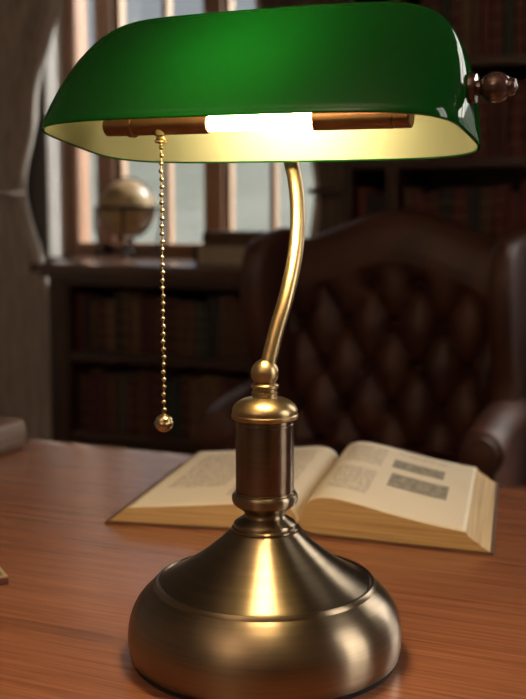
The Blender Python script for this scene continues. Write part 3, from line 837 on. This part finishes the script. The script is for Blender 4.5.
# ================================================================== OPEN BOOK
def open_book():
    root = thing('open_book', 'thick open book with two grey pictures, behind the lamp base', 'book', (-0.0790, 0.250, DZ), R(11.5))
    Dp = 0.235
    def skew(mb):       # the right half has slipped a little towards the viewer
        mb.v = [(x, y-0.15*max(0, x)-0.02*max(0, -x), z) for x, y, z in mb.v]; return mb
    mc = mat('book_boards', (0.11, 0.055, 0.03), 0.5)
    noise_col(mc, (0.09, 0.045, 0.025), (0.14, 0.07, 0.04), nscale=20)
    # page edges: fine stripes following the height
    me_ = mat('page_edges', (0.6, 0.4, 0.18), 0.75)
    noise_col(me_, (0.40, 0.25, 0.115), (0.66, 0.46, 0.23), (2.5, 2.5, 300), 3.2, 5, 0.3, 0.7, bump=0.5, dist=0.0008)
    skew(MB().box(-0.171, -0.001, 0.0, -0.006, Dp+0.002, 0.0022, 0.0008).box(0.006, -0.001, 0.0, 0.1625, Dp+0.002, 0.0022, 0.0008).box(-0.007, -0.001, 0.0003, 0.007, Dp+0.002, 0.0020)).build('cover', mc, root)
    right = [(p.x, p.y) for p in bez([(0.0005, 0.0100, 0), (0.004, 0.0225, 0), (0.012, 0.0310, 0), (0.026, 0.0338, 0), (0.048, 0.0312, 0), (0.080, 0.0250, 0), (0.110, 0.0200, 0), (0.140, 0.0165, 0)], 8)]
    left = [(p.x, p.y) for p in bez([(-0.0005, 0.0100, 0), (-0.004, 0.0190, 0), (-0.012, 0.0248, 0), (-0.026, 0.0262, 0), (-0.050, 0.0238, 0), (-0.080, 0.0208, 0), (-0.110, 0.0182, 0), (-0.151, 0.0152, 0)], 8)]
    fore = {1: [(0.141, 0.0150), (0.1435, 0.0120), (0.150, 0.0085), (0.1530, 0.0060), (0.1595, 0.0024)], -1: [(-0.154, 0.0125), (-0.158, 0.0090), (-0.163, 0.0055), (-0.167, 0.0026)]}
    low = {1: [(0.040, 0.0026), (0.014, 0.0026), (0.004, 0.0045)], -1: [(-0.040, 0.0026), (-0.012, 0.0026), (-0.004, 0.0045)]}
    for s, top in ((1, right), (-1, left)):
        poly = [(x, z-0.0002) for x, z in top]+fore[s]+low[s]
        G = [[(x, y, z) for x, z in poly+[poly[0]]] for y in (0, Dp)]
        mb = MB().grid(G)
        mb.add([(x, 0, z) for x, z in poly], [tuple(range(len(poly)))])
        mb.add([(x, Dp, z) for x, z in poly], [tuple(range(len(poly)))])
        skew(mb).build('page_block', me_, root, 35)
        # top leaf as its own printed sheet with UVs
        me = bpy.data.meshes.new('printed_page')
        m = 24; V = []; F = []; uv = []
        for x, z in top:
            for k in range(m+1): V.append((x, Dp*k/m-0.15*max(0, x)-0.02*max(0, -x), z+0.0002))
        for i in range(len(top)-1):
            for k in range(m):
                q = (i*(m+1)+k, (i+1)*(m+1)+k, (i+1)*(m+1)+k+1, i*(m+1)+k+1)
                F.append(q if s > 0 else q[::-1])
        nV = len(V)
        me.from_pydata(V, [], F)
        ul = me.uv_layers.new(name='UVMap')
        xs = [abs(x)/abs(top[-1][0]) for x, z in top]
        for poly_ in me.polygons:
            for li in poly_.loop_indices:
                vi = me.loops[li].vertex_index
                uu = xs[vi//(m+1)]; ul.data[li].uv = (uu if s > 0 else 1-uu, (vi % (m+1))/m)
        me.polygons.foreach_set('use_smooth', [True]*len(me.polygons))
        me.materials.append(page_mat(s))
        o = bpy.data.objects.new('printed_page', me); COL.objects.link(o); o.parent = root
        md = o.modifiers.new('thickness', 'SOLIDIFY'); md.thickness = 0.0002; md.offset = -1
    # ribbon marker's loop hanging at the gutter
    MB().tube(bez([(-0.004, 0.0, 0.006), (-0.002, -0.006, 0.004), (0.001, -0.012, 0.002), (0.004, -0.020, 0.0012)], 5), 0.0011, 6).build('ribbon', me_, root)

def page_mat(s):
    m = mat('printed_paper_right' if s > 0 else 'printed_paper_left', (0.75, 0.65, 0.47), 0.75)
    t = N(m, 'ShaderNodeTexCoord'); sp = N(m, 'ShaderNodeSeparateXYZ'); L(m, t.outputs['UV'], sp.inputs[0])
    base = N(m, 'ShaderNodeTexNoise'); base.inputs['Scale'].default_value = 4
    r = N(m, 'ShaderNodeValToRGB'); r.color_ramp.elements[0].color = (0.78, 0.66, 0.50, 1); r.color_ramp.elements[1].color = (0.88, 0.77, 0.61, 1)
    L(m, t.outputs['UV'], base.inputs['Vector']); L(m, base.outputs['Fac'], r.inputs[0])
    def math_(op, a, b=None):
        n = N(m, 'ShaderNodeMath', operation=op)
        for i, x in enumerate((a, b)):
            if x is None: continue
            if isinstance(x, (int, float)): n.inputs[i].default_value = x
            else: L(m, x, n.inputs[i])
        return n.outputs[0]
    def rect(u0, u1, v0, v1):
        a = math_('MULTIPLY', math_('GREATER_THAN', sp.outputs['X'], u0), math_('LESS_THAN', sp.outputs['X'], u1))
        b = math_('MULTIPLY', math_('GREATER_THAN', sp.outputs['Y'], v0), math_('LESS_THAN', sp.outputs['Y'], v1))
        return math_('MULTIPLY', a, b)
    # text: rows of words
    rows = math_('FRACT', math_('MULTIPLY', sp.outputs['Y'], 46.0))
    rowm = math_('LESS_THAN', rows, 0.45)
    fl = math_('FLOOR', math_('MULTIPLY', sp.outputs['Y'], 46.0))
    cmb = N(m, 'ShaderNodeCombineXYZ'); L(m, math_('MULTIPLY', sp.outputs['X'], 60.0), cmb.inputs[0]); L(m, math_('MULTIPLY', fl, 7.3), cmb.inputs[1])
    wn_ = N(m, 'ShaderNodeTexNoise'); wn_.inputs['Scale'].default_value = 1.0; wn_.inputs['Detail'].default_value = 1; L(m, cmb.outputs[0], wn_.inputs['Vector'])
    words = math_('GREATER_THAN', wn_.outputs['Fac'], 0.42)
    if s > 0:
        area = math_('ADD', rect(0.12, 0.38, 0.16, 0.54), rect(0.12, 0.38, 0.62, 0.93))
        area = math_('ADD', area, rect(0.46, 0.80, 0.90, 0.93))
        pics = math_('ADD', rect(0.45, 0.80, 0.66, 0.80), rect(0.47, 0.85, 0.36, 0.57))
    else:
        area = math_('ADD', rect(0.10, 0.46, 0.30, 0.90), rect(0.52, 0.88, 0.14, 0.90))
        pics = None
    ink = math_('MULTIPLY', math_('MULTIPLY', rowm, words), area)
    mx = N(m, 'ShaderNodeMixRGB'); mx.inputs[2].default_value = (0.26, 0.20, 0.14, 1)
    L(m, math_('MULTIPLY', ink, 0.75), mx.inputs[0]); L(m, r.outputs[0], mx.inputs[1])
    last = mx.outputs[0]
    if pics is not None:
        pn = N(m, 'ShaderNodeTexNoise'); pn.inputs['Scale'].default_value = 26; pn.inputs['Detail'].default_value = 6
        L(m, t.outputs['UV'], pn.inputs['Vector'])
        pr = N(m, 'ShaderNodeValToRGB'); pr.color_ramp.elements[0].position = 0.35; pr.color_ramp.elements[0].color = (0.12, 0.10, 0.075, 1)
        pr.color_ramp.elements[1].position = 0.65; pr.color_ramp.elements[1].color = (0.36, 0.31, 0.23, 1)
        L(m, pn.outputs['Fac'], pr.inputs[0])
        m2 = N(m, 'ShaderNodeMixRGB'); L(m, math_('MULTIPLY', pics, 0.85), m2.inputs[0]); L(m, last, m2.inputs[1]); L(m, pr.outputs[0], m2.inputs[2])
        last = m2.outputs[0]
    L(m, last, bsdf(m).inputs['Base Color'])
    return m
open_book()

# ================================================================== OTHER DESK THINGS
M_worn = mat('worn_brown_leather', (0.16, 0.10, 0.075), 0.55)
noise_col(M_worn, (0.075, 0.042, 0.030), (0.17, 0.105, 0.075), (3, 3, 60), 5, 4)
flat_book('closed_book', 'closed brown book with a worn rounded spine at the far left of the desk', None,
          (-0.574, 0.337, DZ), R(181), 0.155, 0.205, 0.035, M_worn, M_greypages)

nb_ = thing('notebook', 'thin dark notebook with a pale border, corner showing at the left edge', 'notebook', (-0.2228, 0.0440, DZ), R(140))
M_redbrown = mat('notebook_leather', (0.10, 0.03, 0.018), 0.45); noise_col(M_redbrown, (0.09, 0.026, 0.015), (0.12, 0.036, 0.02), nscale=40)
M_border = mat('notebook_border', (0.55, 0.42, 0.24), 0.4); noise_col(M_border, (0.32, 0.22, 0.11), (0.40, 0.28, 0.15), nscale=60)
M_panel = mat('notebook_panel', (0.10, 0.085, 0.05), 0.5); noise_col(M_panel, (0.085, 0.072, 0.04), (0.13, 0.11, 0.065), nscale=60)
MB().box(0, 0, 0, 0.19, 0.13, 0.0058, 0.0012).build('cover', M_redbrown, nb_)
MB().box(0.0004, 0.0004, 0.0056, 0.1896, 0.1296, 0.0066, 0.0004).build('border', M_border, nb_)
MB().box(0.0035, 0.0035, 0.0064, 0.1865, 0.1265, 0.0070).build('panel', M_panel, nb_)
